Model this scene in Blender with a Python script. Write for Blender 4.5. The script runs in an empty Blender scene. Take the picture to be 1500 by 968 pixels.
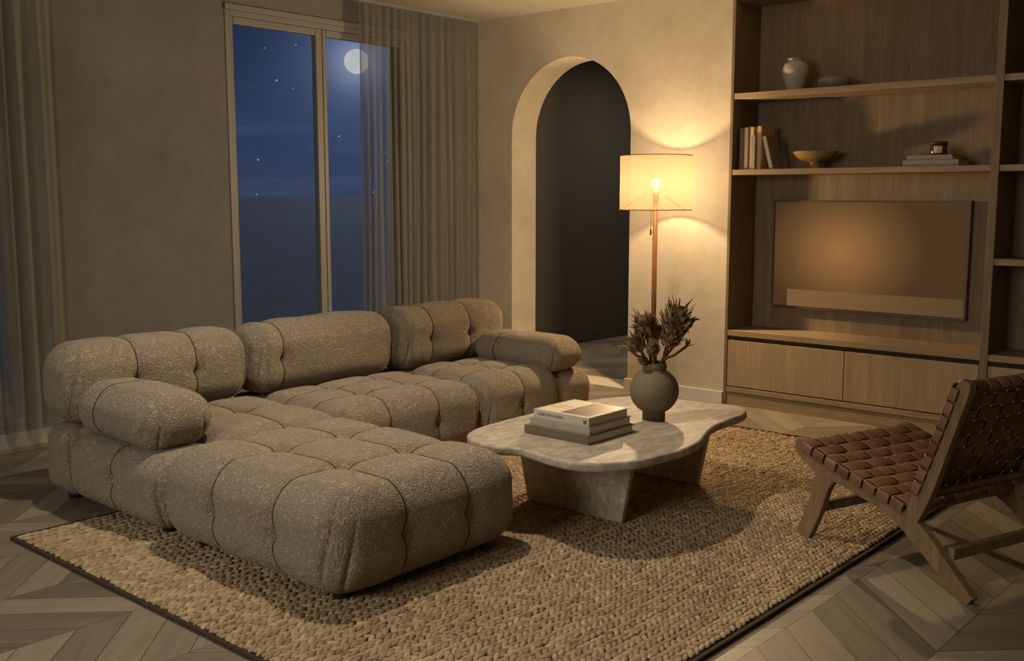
import bpy, bmesh, math, random
import numpy as np
from mathutils import Vector, Matrix
random.seed(7); rng = np.random.default_rng(7)
C = bpy.context.scene.collection
S = bpy.context.scene
PI = math.pi

# ------------------------------------------------------------------ camera, world, light
cam_d = bpy.data.cameras.new('camera'); cam = bpy.data.objects.new('camera', cam_d); C.objects.link(cam)
cam_d.sensor_width = 36; cam_d.lens = 1520.0 / 1500 * 36; cam_d.clip_end = 20000
ang = math.radians(41.37); pit = math.atan(197 / 1520)
fwd = Vector((math.cos(ang) * math.cos(pit), math.sin(ang) * math.cos(pit), -math.sin(pit)))
cam.location = (0, 0, 1.35)
cam.rotation_euler = fwd.to_track_quat('-Z', 'Y').to_euler()
S.camera = cam
S.view_settings.view_transform = 'Standard'; S.view_settings.look = 'None'
S.view_settings.gamma = 1; S.view_settings.exposure = 0; S.view_settings.use_curve_mapping = False

def lin(c):
    return tuple((v / 255 / 12.92) if v / 255 <= .04045 else ((v / 255 + .055) / 1.055) ** 2.4 for v in c) + (1,)

class NT:
    def __init__(s, tree): s.t = tree; s.n = tree.nodes; s.n.clear()
    def add(s, kind, **kw):
        n = s.n.new(kind)
        for k, v in kw.items():
            if k in n.inputs.keys() if isinstance(k, str) else False: n.inputs[k].default_value = v
            else: setattr(n, k, v)
        return n
    def l(s, a, b): s.t.links.new(a, b)
    def math(s, op, a, b=None, clamp=False):
        n = s.n.new('ShaderNodeMath'); n.operation = op; n.use_clamp = clamp
        for i, x in enumerate((a, b)):
            if x is None: continue
            if isinstance(x, (int, float)): n.inputs[i].default_value = x
            else: s.l(x, n.inputs[i])
        return n.outputs[0]
    def mix(s, f, a, b, blend='MIX'):
        n = s.n.new('ShaderNodeMix'); n.data_type = 'RGBA'; n.blend_type = blend
        for i, x in ((0, f), (6, a), (7, b)):
            if hasattr(x, 'is_linked'): s.l(x, n.inputs[i])
            elif i == 0: n.inputs[0].default_value = x
            else: n.inputs[i].default_value = x
        return n.outputs[2]
    def ramp(s, f, stops):
        n = s.n.new('ShaderNodeValToRGB'); e = n.color_ramp.elements
        while len(e) < len(stops): e.new(.5)
        for i, (p, c) in enumerate(stops): e[i].position = p; e[i].color = c
        s.l(f, n.inputs[0]); return n.outputs[0]
    def noise(s, vec, scale, detail=3, rough=.5, dist=0):
        n = s.n.new('ShaderNodeTexNoise'); s.l(vec, n.inputs['Vector'])
        n.inputs['Scale'].default_value = scale; n.inputs['Detail'].default_value = detail
        n.inputs['Roughness'].default_value = rough; n.inputs['Distortion'].default_value = dist
        return n.outputs['Fac']
    def coord(s, which='Object', scale=(1, 1, 1), loc=(0, 0, 0), rot=(0, 0, 0)):
        c = s.n.new('ShaderNodeTexCoord'); m = s.n.new('ShaderNodeMapping')
        m.inputs['Scale'].default_value = scale; m.inputs['Location'].default_value = loc; m.inputs['Rotation'].default_value = rot
        s.l(c.outputs[which], m.inputs[0]); return m.outputs[0]
    def bump(s, h, strength=.3, dist=.01):
        b = s.n.new('ShaderNodeBump'); b.inputs['Strength'].default_value = strength; b.inputs['Distance'].default_value = dist
        s.l(h, b.inputs['Height']); return b.outputs[0]

# world: night sky above the sea
w = bpy.data.worlds.new('night'); S.world = w; w.use_nodes = True
T = NT(w.node_tree)
geo = T.add('ShaderNodeTexCoord')
sep = T.add('ShaderNodeSeparateXYZ'); T.l(geo.outputs['Generated'], sep.inputs[0])
sky = T.ramp(sep.outputs[2], [(0, lin((54, 64, 92))), (.06, lin((46, 59, 88))), (.14, lin((33, 45, 72))), (.25, lin((25, 32, 52))), (.42, lin((66, 72, 90)))])
wisp = T.noise(T.coord('Generated', (3, 3, 22)), 2.2, 4, .6)
sky = T.mix(T.math('MULTIPLY', T.math('SUBTRACT', wisp, .5, True), .9), sky, lin((96, 108, 140)))
dot = T.add('ShaderNodeVectorMath'); dot.operation = 'DOT_PRODUCT'
T.l(geo.outputs['Generated'], dot.inputs[0]); dot.inputs[1].default_value = (0.64192807, 0.75681441, 0.12312717)
d = dot.outputs['Value']
moon = T.math('GREATER_THAN', d, math.cos(.0112))
mt = T.noise(T.coord('Generated'), 90, 3)
halo = T.math('POWER', d, 420)
halo2 = T.math('POWER', d, 3500)
sky = T.mix(T.math('MULTIPLY', halo, .28), sky, lin((120, 140, 185)))
sky = T.mix(T.math('MULTIPLY', halo2, .55), sky, lin((170, 180, 205)))
mooncol = T.mix(mt, lin((168, 172, 178)), lin((214, 214, 206)))
sky = T.mix(moon, sky, mooncol)
vor = T.add('ShaderNodeTexVoronoi'); vor.inputs['Scale'].default_value = 85; T.l(geo.outputs['Generated'], vor.inputs['Vector'])
vs = T.add('ShaderNodeSeparateColor'); T.l(vor.outputs['Color'], vs.inputs[0])
star = T.math('MULTIPLY', T.math('LESS_THAN', vor.outputs['Distance'], .085), T.math('GREATER_THAN', vs.outputs[0], .6))
sky = T.mix(T.math('MULTIPLY', star, .5), sky, lin((190, 200, 225)))
bg = T.add('ShaderNodeBackground'); T.l(sky, bg.inputs[0]); bg.inputs[1].default_value = 1.0
out = T.add('ShaderNodeOutputWorld'); T.l(bg.outputs[0], out.inputs[0])

def area(name, loc, target, sx, sy, power, col):
    l = bpy.data.lights.new(name, 'AREA'); l.shape = 'RECTANGLE'; l.size = sx; l.size_y = sy; l.energy = power; l.color = lin(col)[:3]
    o = bpy.data.objects.new(name, l); C.objects.link(o); o.location = loc
    o.rotation_euler = (Vector(target) - Vector(loc)).to_track_quat('-Z', 'Y').to_euler(); return o
area('fill_rear', (-1.9, 2.6, 1.9), (4, 2.4, .6), 2.2, 1.4, 36, (255, 247, 236)).data.spread = math.radians(112)  # added soft fill from behind, without any fixture
area('fill_overhead', (2.0, 1.2, 2.62), (2.0, 1.2, 0), 2.0, 1.6, 4, (255, 247, 236))  # added weak overhead fill, no lamp hangs here
area('hall_fill', (7.8, 4.6, 2.6), (7.8, 4.6, 0), .6, .6, 28, (255, 240, 220))  # added fill to lift the dark hallway, no fixture
sun = bpy.data.lights.new('moonlight', 'SUN'); sun.energy = .35; sun.angle = .009; sun.color = lin((190, 208, 255))[:3]
sun_o = bpy.data.objects.new('moonlight', sun); C.objects.link(sun_o); sun_o.rotation_euler = Vector((0.64192807, 0.75681441, 0.12312717)).to_track_quat('Z', 'Y').to_euler()
SPOT = (2.6, 3.15, 2.655)
sl = bpy.data.lights.new('downlight', 'SPOT'); sl.energy = 155; sl.spot_size = math.radians(98); sl.spot_blend = .55; sl.shadow_soft_size = .035; sl.color = lin((255, 238, 214))[:3]
sl_o = bpy.data.objects.new('downlight', sl); C.objects.link(sl_o); sl_o.location = (SPOT[0], SPOT[1], SPOT[2] - .012)
LAMP = (5.64, 3.74, 1.43); LAMP_POWER = 90
ll = bpy.data.lights.new('lamp_light', 'POINT'); ll.energy = LAMP_POWER; ll.shadow_soft_size = .034
ll.color = lin((255, 220, 170))[:3]
ll.use_nodes = True; LT = NT(ll.node_tree)
lf = LT.add('ShaderNodeLightFalloff'); lf.inputs['Strength'].default_value = 1.0; lf.inputs['Smooth'].default_value = 0
mixf = LT.math('ADD', LT.math('ADD', LT.math('MULTIPLY', lf.outputs['Constant'], .3), LT.math('MULTIPLY', lf.outputs['Linear'], .62)), LT.math('MULTIPLY', lf.outputs['Quadratic'], .0))
le = LT.add('ShaderNodeEmission'); LT.l(mixf, le.inputs['Strength'])
lo_ = LT.add('ShaderNodeOutputLight'); LT.l(le.outputs[0], lo_.inputs[0])
lamp_light = bpy.data.objects.new('lamp_light', ll); C.objects.link(lamp_light); lamp_light.location = LAMP

# ------------------------------------------------------------------ helpers
def tag(o, label=None, cat=None, group=None, kind=None):
    if label: o['label'] = label
    if cat: o['category'] = cat
    if group: o['group'] = group
    if kind: o['kind'] = kind
    return o
def link(name, me, mats=None, parent=None, smooth=False):
    o = bpy.data.objects.new(name, me); C.objects.link(o)
    if mats:
        for m in (mats if isinstance(mats, (list, tuple)) else [mats]): me.materials.append(m)
    if smooth: me.polygons.foreach_set('use_smooth', [True] * len(me.polygons))
    if parent: o.parent = parent
    return o
def frombm(name, bm, mats, parent=None, smooth=False):
    bmesh.ops.recalc_face_normals(bm, faces=bm.faces)
    me = bpy.data.meshes.new(name); bm.to_mesh(me); bm.free()
    return link(name, me, mats, parent, smooth)
def fromvf(name, v, f, mats, parent=None, smooth=True):
    me = bpy.data.meshes.new(name); me.from_pydata([tuple(map(float, p)) for p in v], [], f); me.update()
    return link(name, me, mats, parent, smooth)
def empty(name, loc=(0, 0, 0), rz=0):
    o = bpy.data.objects.new(name, None); C.objects.link(o); o.location = loc; o.rotation_euler = (0, 0, rz); o.empty_display_size = .1; return o
def bxm(bm, x0, x1, y0, y1, z0, z1, mi=0):
    vs = [bm.verts.new((x, y, z)) for x in (x0, x1) for y in (y0, y1) for z in (z0, z1)]
    for q in ((0, 1, 3, 2), (4, 6, 7, 5), (0, 4, 5, 1), (2, 3, 7, 6), (0, 2, 6, 4), (1, 5, 7, 3)):
        f = bm.faces.new([vs[i] for i in q]); f.material_index = mi
def box(name, x0, x1, y0, y1, z0, z1, m, parent=None, bev=0):
    bm = bmesh.new(); bxm(bm, x0, x1, y0, y1, z0, z1)
    o = frombm(name, bm, m, parent)
    if bev: bevel(o, bev)
    return o
def bevel(o, w, seg=2):
    b = o.modifiers.new('bevel', 'BEVEL'); b.width = w; b.segments = seg; b.limit_method = 'ANGLE'; b.angle_limit = math.radians(35)
def tube(pts, r, sides=8, cap=True):
    pts = [Vector(p) for p in pts]; n = len(pts); rs = r if isinstance(r, (list, tuple)) else [r] * n
    v = []; f = []; ref = Vector((0, 0, 1))
    t0 = (pts[1] - pts[0]).normalized()
    if abs(t0.dot(ref)) > .95: ref = Vector((1, 0, 0))
    a = t0.cross(ref).normalized()
    for i, p in enumerate(pts):
        t = (pts[min(i + 1, n - 1)] - pts[max(i - 1, 0)]).normalized()
        a = (a - t * a.dot(t)).normalized(); b = t.cross(a)
        for k in range(sides):
            an = 2 * PI * k / sides; v.append(p + (a * math.cos(an) + b * math.sin(an)) * rs[i])
    for i in range(n - 1):
        for k in range(sides):
            k2 = (k + 1) % sides; f.append((i * sides + k, i * sides + k2, (i + 1) * sides + k2, (i + 1) * sides + k))
    if cap: f.append(tuple(range(sides - 1, -1, -1))); f.append(tuple((n - 1) * sides + k for k in range(sides)))
    return v, f
def lathe(name, prof, m, parent=None, loc=(0, 0, 0), seg=48, smooth=True):
    v = []; f = []; n = len(prof)
    for r, z in prof:
        for k in range(seg):
            a = 2 * PI * k / seg; v.append((loc[0] + r * math.cos(a), loc[1] + r * math.sin(a), loc[2] + z))
    for i in range(n - 1):
        for k in range(seg):
            k2 = (k + 1) % seg; f.append((i * seg + k, i * seg + k2, (i + 1) * seg + k2, (i + 1) * seg + k))
    if prof[0][0] > 1e-5: f.append(tuple(range(seg - 1, -1, -1)))
    return fromvf(name, v, f, m, parent, smooth)
def smoothprof(pts, n=6):
    out = []
    P = [Vector((a, b, 0)) for a, b in pts]; P = [P[0]] + P + [P[-1]]
    for i in range(1, len(P) - 2):
        for k in range(n):
            t = k / n; a, b, c, d = P[i - 1], P[i], P[i + 1], P[i + 2]
            q = .5 * ((2 * b) + (-a + c) * t + (2 * a - 5 * b + 4 * c - d) * t * t + (-a + 3 * b - 3 * c + d) * t ** 3)
            out.append((max(q.x, 0), q.y))
    out.append(pts[-1]); return out
def prism(poly, axis_pt, fn, depth):   # poly of 2D points, fn maps (a,b,c) to world
    n = len(poly); v = [fn(a, b, 0) for a, b in poly] + [fn(a, b, depth) for a, b in poly]
    f = [tuple(range(n)), tuple(range(2 * n - 1, n - 1, -1))]
    for i in range(n):
        j = (i + 1) % n; f.append((i, i + n, j + n, j))
    return v, f
def catmull(P, n=8, closed=False):
    P = [Vector(p) for p in P]; L = len(P); out = []
    for i in range(L if closed else L - 1):
        if closed: a, b, c, d = P[i - 1], P[i], P[(i + 1) % L], P[(i + 2) % L]
        else: a, b, c, d = P[max(i - 1, 0)], P[i], P[i + 1], P[min(i + 2, L - 1)]
        for k in range(n):
            t = k / n
            out.append(.5 * ((2 * b) + (-a + c) * t + (2 * a - 5 * b + 4 * c - d) * t * t + (-a + 3 * b - 3 * c + d) * t ** 3))
    if not closed: out.append(P[-1])
    return out

# ------------------------------------------------------------------ materials
def pbsdf(name, rough=.6, spec=.3):
    m = bpy.data.materials.new(name); m.use_nodes = True; T = NT(m.node_tree)
    p = T.add('ShaderNodeBsdfPrincipled'); p.inputs['Roughness'].default_value = rough; p.inputs['Specular IOR Level'].default_value = spec
    o = T.add('ShaderNodeOutputMaterial'); T.l(p.outputs[0], o.inputs[0]); return m, T, p
def plain(name, col, rough=.6, spec=.3, var=.12, scale=6, bump=0):
    m, T, p = pbsdf(name, rough, spec); c = T.coord()
    n = T.noise(c, scale, 4)
    a = lin(col); dk = tuple(x * (1 - var) for x in a[:3]) + (1,); br = tuple(min(1, x * (1 + var)) for x in a[:3]) + (1,)
    T.l(T.mix(n, dk, br), p.inputs['Base Color'])
    if bump: T.l(T.bump(T.noise(c, scale * 20, 3), bump, .002), p.inputs['Normal'])
    return m
def plaster(name, c1, c2):
    m, T, p = pbsdf(name, .85, .15); c = T.coord()
    n1 = T.noise(c, 1.6, 5, .6); n2 = T.noise(c, 9, 4, .6, .6); n3 = T.noise(c, 60, 3)
    f = T.math('ADD', T.math('MULTIPLY', n1, .65), T.math('MULTIPLY', n2, .35))
    col = T.ramp(f, [(.32, lin(c1)), (.68, lin(c2))])
    T.l(col, p.inputs['Base Color'])
    T.l(T.bump(T.math('ADD', n2, T.math('MULTIPLY', n3, .25)), .25, .006), p.inputs['Normal']); return m
def wood(name, c1, c2, axis='z', scale=1.0, rough=.55, streak=14):
    m, T, p = pbsdf(name, rough, .25)
    sc = {'x': (1, streak, streak), 'y': (streak, 1, streak), 'z': (streak, streak, 1)}[axis]
    c = T.coord('Object', tuple(s * scale for s in sc))
    n = T.noise(c, 1.3, 6, .62, .5); n2 = T.noise(T.coord('Object', tuple(s * scale * 5 for s in sc)), 1.2, 3, .6)
    f = T.math('ADD', T.math('MULTIPLY', n, .65), T.math('MULTIPLY', n2, .35))
    T.l(T.ramp(f, [(.33, lin(c1)), (.52, lin(tuple((a + b) / 2 for a, b in zip(c1, c2)))), (.7, lin(c2))]), p.inputs['Base Color'])
    T.l(T.bump(n2, .12, .002), p.inputs['Normal']); return m
M = {}
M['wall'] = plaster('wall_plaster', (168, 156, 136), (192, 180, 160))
M['wall_shaded'] = plaster('shaded_wall_plaster', (102, 102, 102), (122, 121, 118))  # same plaster, darkened: the wall's lack of lamplight is put into the colour
M['ceiling'] = plaster('ceiling_paint', (138, 132, 120), (148, 141, 128))
M['hall'] = plain('hall_unlit_tone', (66, 62, 54), .9, .1, .08, 2)  # the hallway's unlit darkness is put into this wall colour
M['white'] = plain('baseboard_paint', (198, 192, 178), .5, .3, .03)
M['frame'] = plain('window_frame_paint', (128, 127, 126), .5, .3, .04)
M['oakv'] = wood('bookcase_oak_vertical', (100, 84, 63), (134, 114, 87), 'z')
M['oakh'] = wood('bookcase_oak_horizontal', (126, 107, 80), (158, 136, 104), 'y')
M['door'] = wood('cabinet_door_oak', (132, 113, 86), (166, 145, 112), 'z', .8)
M['chairwood'] = wood('chair_ash_wood', (104, 84, 60), (142, 117, 86), 'z', 1.2, .5)
M['poll'] = wood('lamp_pole_wood', (120, 82, 48), (158, 112, 68), 'z', 2, .45)
M['black'] = plain('dark_foot_plastic', (34, 30, 27), .5)
M['metal'] = plain('dark_bronze_metal', (72, 58, 44), .35, .5)
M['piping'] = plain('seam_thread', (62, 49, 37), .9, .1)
M['gap'] = plain('recess_gap_shade', (62, 52, 41), .8, .1)  # shade of the gap above the doors, given as a dark colour

# boucle upholstery
m, T, p = pbsdf('boucle_fabric', .95, .08); c = T.coord()
wr = T.noise(c, 48, 1.2, .4, 1.8)
worm = T.math('ABSOLUTE', T.math('SUBTRACT', wr, .5))
worm = T.math('MULTIPLY', worm, 7, True)
big = T.noise(c, 3, 3)
col = T.mix(worm, lin((128, 115, 96)), lin((150, 136, 114)))
col = T.mix(T.math('MULTIPLY', big, .25), col, lin((136, 121, 99)))
T.l(col, p.inputs['Base Color']); T.l(T.bump(worm, .8, .006), p.inputs['Normal'])
p.inputs['Sheen Weight'].default_value = .15; p.inputs['Sheen Roughness'].default_value = .6
M['boucle'] = m

# marble / travertine
m, T, p = pbsdf('travertine', .65, .25); c = T.coord('Object', (1, 2.2, 2))
v1 = T.noise(c, 3.2, 8, .62, 1.6); v2 = T.noise(c, 9, 5, .6, 1.0)
vein = T.math('MULTIPLY', T.math('ABSOLUTE', T.math('SUBTRACT', v1, .5)), 12, True)
base = T.ramp(v2, [(.3, lin((150, 138, 122))), (.7, lin((190, 178, 158)))])
T.l(T.mix(T.math('MULTIPLY', T.math('SUBTRACT', 1.0, vein), .4), base, lin((116, 100, 84))), p.inputs['Base Color'])
M['stone'] = m

# jute
m, T, p = pbsdf('jute_braid', .9, .1)
at = T.add('ShaderNodeAttribute'); at.attribute_name = 'tint'
fib = T.noise(T.coord('Object', (1, 1, 1)), 260, 2)
col = T.ramp(at.outputs['Fac'], [(0, lin((128, 110, 84))), (.5, lin((166, 145, 114))), (1, lin((194, 173, 140)))])
col = T.mix(T.math('MULTIPLY', fib, .35), col, lin((120, 94, 62)))
T.l(col, p.inputs['Base Color']); T.l(T.bump(fib, .4, .003), p.inputs['Normal'])
M['jute'] = m
M['rugbase'] = plain('rug_backing', (58, 44, 31), .95, .05)
M['rugbind'] = plain('rug_edge_binding', (64, 54, 42), .9, .1, .2, 60)

# floor planks
m, T, p = pbsdf('chevron_oak', .5, .3)
uv = T.add('ShaderNodeUVMap'); uv.uv_map = 'grain'; mp = T.add('ShaderNodeMapping'); mp.inputs['Scale'].default_value = (2.0, 26, 1); T.l(uv.outputs[0], mp.inputs[0])
g = T.noise(mp.outputs[0], 1.0, 6, .62, .7)
at = T.add('ShaderNodeAttribute'); at.attribute_name = 'tint'
f = T.math('ADD', T.math('MULTIPLY', g, .55), T.math('MULTIPLY', at.outputs['Fac'], .45))
col = T.ramp(f, [(.2, lin((94, 85, 72))), (.5, lin((120, 109, 92))), (.8, lin((144, 132, 112)))])
u2 = T.add('ShaderNodeUVMap'); u2.uv_map = 'edge'; sp = T.add('ShaderNodeSeparateXYZ'); T.l(u2.outputs[0], sp.inputs[0])
def edge(T, s, wd):
    a = T.math('ABSOLUTE', T.math('SUBTRACT', s, .5)); return T.math('GREATER_THAN', a, .5 - wd)
e = T.math('MAXIMUM', edge(T, sp.outputs[0], .0035), edge(T, sp.outputs[1], .012))
T.l(T.mix(T.math('MULTIPLY', e, .8), col, lin((44, 36, 28))), p.inputs['Base Color'])
T.l(T.bump(T.math('SUBTRACT', T.math('MULTIPLY', g, .2), e), .3, .002), p.inputs['Normal'])
M['floor'] = m

# leather
m, T, p = pbsdf('saddle_leather', .48, .4)
at = T.add('ShaderNodeAttribute'); at.attribute_name = 'tint'; n = T.noise(T.coord(), 30, 4)
f = T.math('ADD', T.math('MULTIPLY', n, .4), T.math('MULTIPLY', at.outputs['Fac'], .6))
T.l(T.ramp(f, [(.2, lin((96, 66, 45))), (.8, lin((136, 96, 67)))]), p.inputs['Base Color'])
T.l(T.bump(T.noise(T.coord(), 220, 2), .15, .001), p.inputs['Normal']); M['leather'] = m

# curtains
def curtain_mat(name, col, transp):
    m = bpy.data.materials.new(name); m.use_nodes = True; T = NT(m.node_tree)
    d = T.add('ShaderNodeBsdfDiffuse'); t = T.add('ShaderNodeBsdfTranslucent'); tr = T.add('ShaderNodeBsdfTransparent')
    nz = T.noise(T.coord('Object', (1, 1, .06)), 45, 3)
    cc = T.mix(nz, tuple(x * .85 for x in lin(col)[:3]) + (1,), lin(col))
    T.l(cc, d.inputs[0]); T.l(cc, t.inputs[0])
    m1 = T.add('ShaderNodeMixShader'); m1.inputs[0].default_value = .35; T.l(d.outputs[0], m1.inputs[1]); T.l(t.outputs[0], m1.inputs[2])
    m2 = T.add('ShaderNodeMixShader'); m2.inputs[0].default_value = transp; T.l(m1.outputs[0], m2.inputs[1]); T.l(tr.outputs[0], m2.inputs[2])
    o = T.add('ShaderNodeOutputMaterial'); T.l(m2.outputs[0], o.inputs[0]); return m
M['curtain'] = curtain_mat('sheer_linen', (142, 141, 135), .44)
# glass
m = bpy.data.materials.new('window_glass'); m.use_nodes = True; T = NT(m.node_tree)
tr = T.add('ShaderNodeBsdfTransparent'); gl = T.add('ShaderNodeBsdfGlossy'); gl.inputs['Roughness'].default_value = .12
mx = T.add('ShaderNodeMixShader'); mx.inputs[0].default_value = 0; tr.inputs[0].default_value = (.93, .95, .96, 1); T.l(tr.outputs[0], mx.inputs[1]); T.l(gl.outputs[0], mx.inputs[2])
o = T.add('ShaderNodeOutputMaterial'); T.l(mx.outputs[0], o.inputs[0]); M['glass'] = m
# lampshade
m = bpy.data.materials.new('linen_lampshade'); m.use_nodes = True; T = NT(m.node_tree)
d = T.add('ShaderNodeBsdfDiffuse'); t = T.add('ShaderNodeBsdfTranslucent'); tr = T.add('ShaderNodeBsdfTransparent')
w1 = T.noise(T.coord('Object', (60, 60, 420)), 1, 2); w2 = T.noise(T.coord('Object', (420, 420, 40)), 1, 2)
f = T.math('MULTIPLY', T.math('ADD', w1, w2), .5)
cc = T.ramp(f, [(.3, lin((166, 143, 113))), (.7, lin((194, 173, 142)))])
T.l(cc, d.inputs[0]); T.l(cc, t.inputs[0]); 
m1 = T.add('ShaderNodeMixShader'); m1.inputs[0].default_value = .5; T.l(d.outputs[0], m1.inputs[1]); T.l(t.outputs[0], m1.inputs[2])
m2 = T.add('ShaderNodeMixShader'); m2.inputs[0].default_value = .44; T.l(m1.outputs[0], m2.inputs[1]); T.l(tr.outputs[0], m2.inputs[2])
o = T.add('ShaderNodeOutputMaterial'); T.l(m2.outputs[0], o.inputs[0]); M['shade'] = m
# sea
m, T, p = pbsdf('night_sea', .9, .05); T.l(T.ramp(T.noise(T.coord('Object', (.01, .05, 1)), 1, 4), [(.3, lin((150, 140, 126))), (.7, lin((166, 154, 138)))]), p.inputs['Base Color'])
M['sea'] = m

# ------------------------------------------------------------------ room shell
XW = 5.94; YW = 5.66; ZC = 2.667; X0 = -2.6; Y0 = -1.8
def struct(o): o['kind'] = 'structure'; return o
def holed_wall(name, fn, outer, holes, thick, m):
    """outer rectangle (a0,a1,b0,b1); holes = closed outlines; fn maps (a,b,depth) to xyz"""
    bm = bmesh.new(); a0, a1, b0, b1 = outer
    def ring(pts, dd): return [bm.verts.new(fn(a, b, dd)) for a, b in pts]
    loops = [[(a0, b0), (a1, b0), (a1, b1), (a0, b1)]] + holes
    sides = []
    for dd in (0, thick):
        es = []; rs = []
        for L in loops:
            r = ring(L, dd); rs.append(r)
            for i in range(len(r)): es.append(bm.edges.new((r[i], r[(i + 1) % len(r)])))
        bmesh.ops.triangle_fill(bm, use_beauty=True, use_dissolve=False, edges=es); sides.append(rs)
    for A, B in zip(*sides):
        for i in range(len(A)):
            j = (i + 1) % len(A); bm.faces.new((A[i], A[j], B[j], B[i]))
    return struct(frombm(name, bm, m))
# floor of chevron planks
y_s = 1.416 - .4175 * 8; pw = .185; sw = .4175
V = []; F = []; G = []; E2 = []; TI = []
for k in range(24):
    ya = y_s + k * sw; yb = ya + sw; odd = (k % 2 == 0)
    if ya > 8.4: break
    n0 = int((X0 - 1.2) / pw); n1 = int(9.6 / pw)
    for i in range(n0, n1):
        xa = 3.471 + (i - 18) * pw - (0 if odd else 0); sh = sw if odd else -sw
        # band below an 'apex' spine leans one way, the next one mirrors it
        b = len(V)
        if odd: q = [(xa, ya), (xa + pw, ya), (xa + pw - sw, yb), (xa - sw, yb)]
        else: q = [(xa - sw, ya), (xa + pw - sw, ya), (xa + pw, yb), (xa, yb)]
        V += [(x, y, 0) for x, y in q]; F.append((b, b + 1, b + 2, b + 3))
        r1, r2 = random.random() * 40, random.random() * 40
        G += [(r1, r2), (r1, r2 + .13), (r1 + .6, r2 + .13), (r1 + .6, r2)]
        E2 += [(0, 0), (0, 1), (1, 1), (1, 0)]; TI.append(random.random())
me = bpy.data.meshes.new('floor'); me.from_pydata(V, [], F)
for nm, dat in (('grain', G), ('edge', E2)):
    l = me.uv_layers.new(name=nm); l.data.foreach_set('uv', [c for p_ in dat for c in p_])
a = me.attributes.new('tint', 'FLOAT', 'FACE'); a.data.foreach_set('value', TI)
fl = struct(link('floor', me, M['floor']))
struct(box('ceiling', X0, 9.2, Y0, 6.4, ZC, ZC + .12, M['ceiling']))
# window wall with two openings
def fy(a, b, dd): return (a, YW + dd, b)
W2 = (3.755, 5.305, .12, 2.49); W1 = (.75, 2.44, .12, 2.49)
def rect(q): return [(q[0], q[2]), (q[1], q[2]), (q[1], q[3]), (q[0], q[3])]
holed_wall('wall_back', fy, (X0, XW, 0, ZC), [rect(W1), rect(W2)], .22, M['wall_shaded'])
# arch wall
def fx(a, b, dd): return (XW + dd, a, b)
ya, yb, zs = 4.15, 5.232, 1.79
arch = [(ya, .0005), (ya, zs)] + [((ya + yb) / 2 - (yb - ya) / 2 * math.cos(t), zs + (yb - ya) / 2 * math.sin(t)) for t in [PI * i / 32 for i in range(1, 32)]] + [(yb, zs), (yb, .0005)]
aw = holed_wall('wall_right', fx, (3.387, YW + .22, 0, ZC), [arch], .28, M['wall'])
# wall above and behind the bookcase
struct(box('wall_right_recess', 6.30, 6.42, Y0, 3.387, 0, ZC, M['wall']))
struct(box('trim_1', XW, 6.30, Y0, 3.387, 2.60, ZC, M['oakh']))
struct(box('wall_left', X0 - .15, X0, Y0, YW + .22, 0, ZC, M['wall_shaded']))
struct(box('wall_front', X0, 6.42, Y0 - .15, Y0, 0, ZC, M['wall_shaded']))
# hallway behind the arch
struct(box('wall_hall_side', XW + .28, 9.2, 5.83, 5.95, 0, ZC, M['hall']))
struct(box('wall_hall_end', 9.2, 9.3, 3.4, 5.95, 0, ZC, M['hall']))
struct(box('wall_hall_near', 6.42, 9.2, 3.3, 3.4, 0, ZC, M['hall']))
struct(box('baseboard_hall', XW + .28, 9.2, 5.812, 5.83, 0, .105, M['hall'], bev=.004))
# baseboards
bb = bmesh.new(); bxm(bb, XW - .018, XW, 3.387, 4.15, 0, .078); bxm(bb, XW - .018, XW + .28, 4.15, 4.166, 0, .078)
struct(frombm('baseboard_right', bb, M['white']))
bb = bmesh.new(); bxm(bb, XW - .018, XW, 5.232, YW, 0, .078)
struct(frombm('baseboard_corner', bb, M['white']))
bb = bmesh.new()
bxm(bb, X0, W1[0], YW - .016, YW, 0, .078); bxm(bb, W1[0], XW, YW - .016, YW, 0, .078)
struct(frombm('baseboard_back', bb, M['white']))

# windows
def window(name, q, sash_edges):
    x0, x1, z0, z1 = q
    root = struct(empty(name, ((x0 + x1) / 2, YW, z0)))
    ox, oz = (x0 + x1) / 2, z0
    def B(bm, a0, a1, c0, c1, d0, d1): bxm(bm, a0 - ox, a1 - ox, d0, d1, c0 - oz, c1 - oz)
    bm = bmesh.new(); t = .035
    B(bm, x0, x0 + t, z0, z1, -.006, .1); B(bm, x1 - t, x1, z0, z1, -.006, .1)
    B(bm, x0 + t, x1 - t, z1 - t, z1, -.006, .1); B(bm, x0 + t, x1 - t, z0, z0 + t, -.006, .1)
    o = frombm('window_frame', bm, M['frame'], root); bevel(o, .004)
    # outer casing line above
    bm = bmesh.new(); B(bm, x0 - .0, x1 + .0, z1, z1 + .035, -.014, 0)
    o = frombm('window_casing', bm, M['frame'], root); bevel(o, .003)
    for a0, a1 in sash_edges:
        bm = bmesh.new(); s = .052
        B(bm, a0, a0 + s * .62, z0 + t, z1 - t, .012, .062); B(bm, a1 - s, a1, z0 + t, z1 - t, .012, .062)
        B(bm, a0 + s * .62, a1 - s, z1 - t - .045, z1 - t, .012, .062); B(bm, a0 + s * .62, a1 - s, z0 + t, z0 + t + .08, .012, .062)
        o = frombm('window_sash', bm, M['frame'], root); bevel(o, .005)
        bm = bmesh.new(); B(bm, a0 + s * .6, a1 - s * .98, z0 + t + .078, z1 - t - .043, .034, .040)
        frombm('window_glass', bm, M['glass'], o)
    return root
window('window_1', W2, [(3.79, 4.515), (4.519, 5.27)])
window('window_2', W1, [(.785, 1.59), (1.594, 2.405)])

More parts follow.
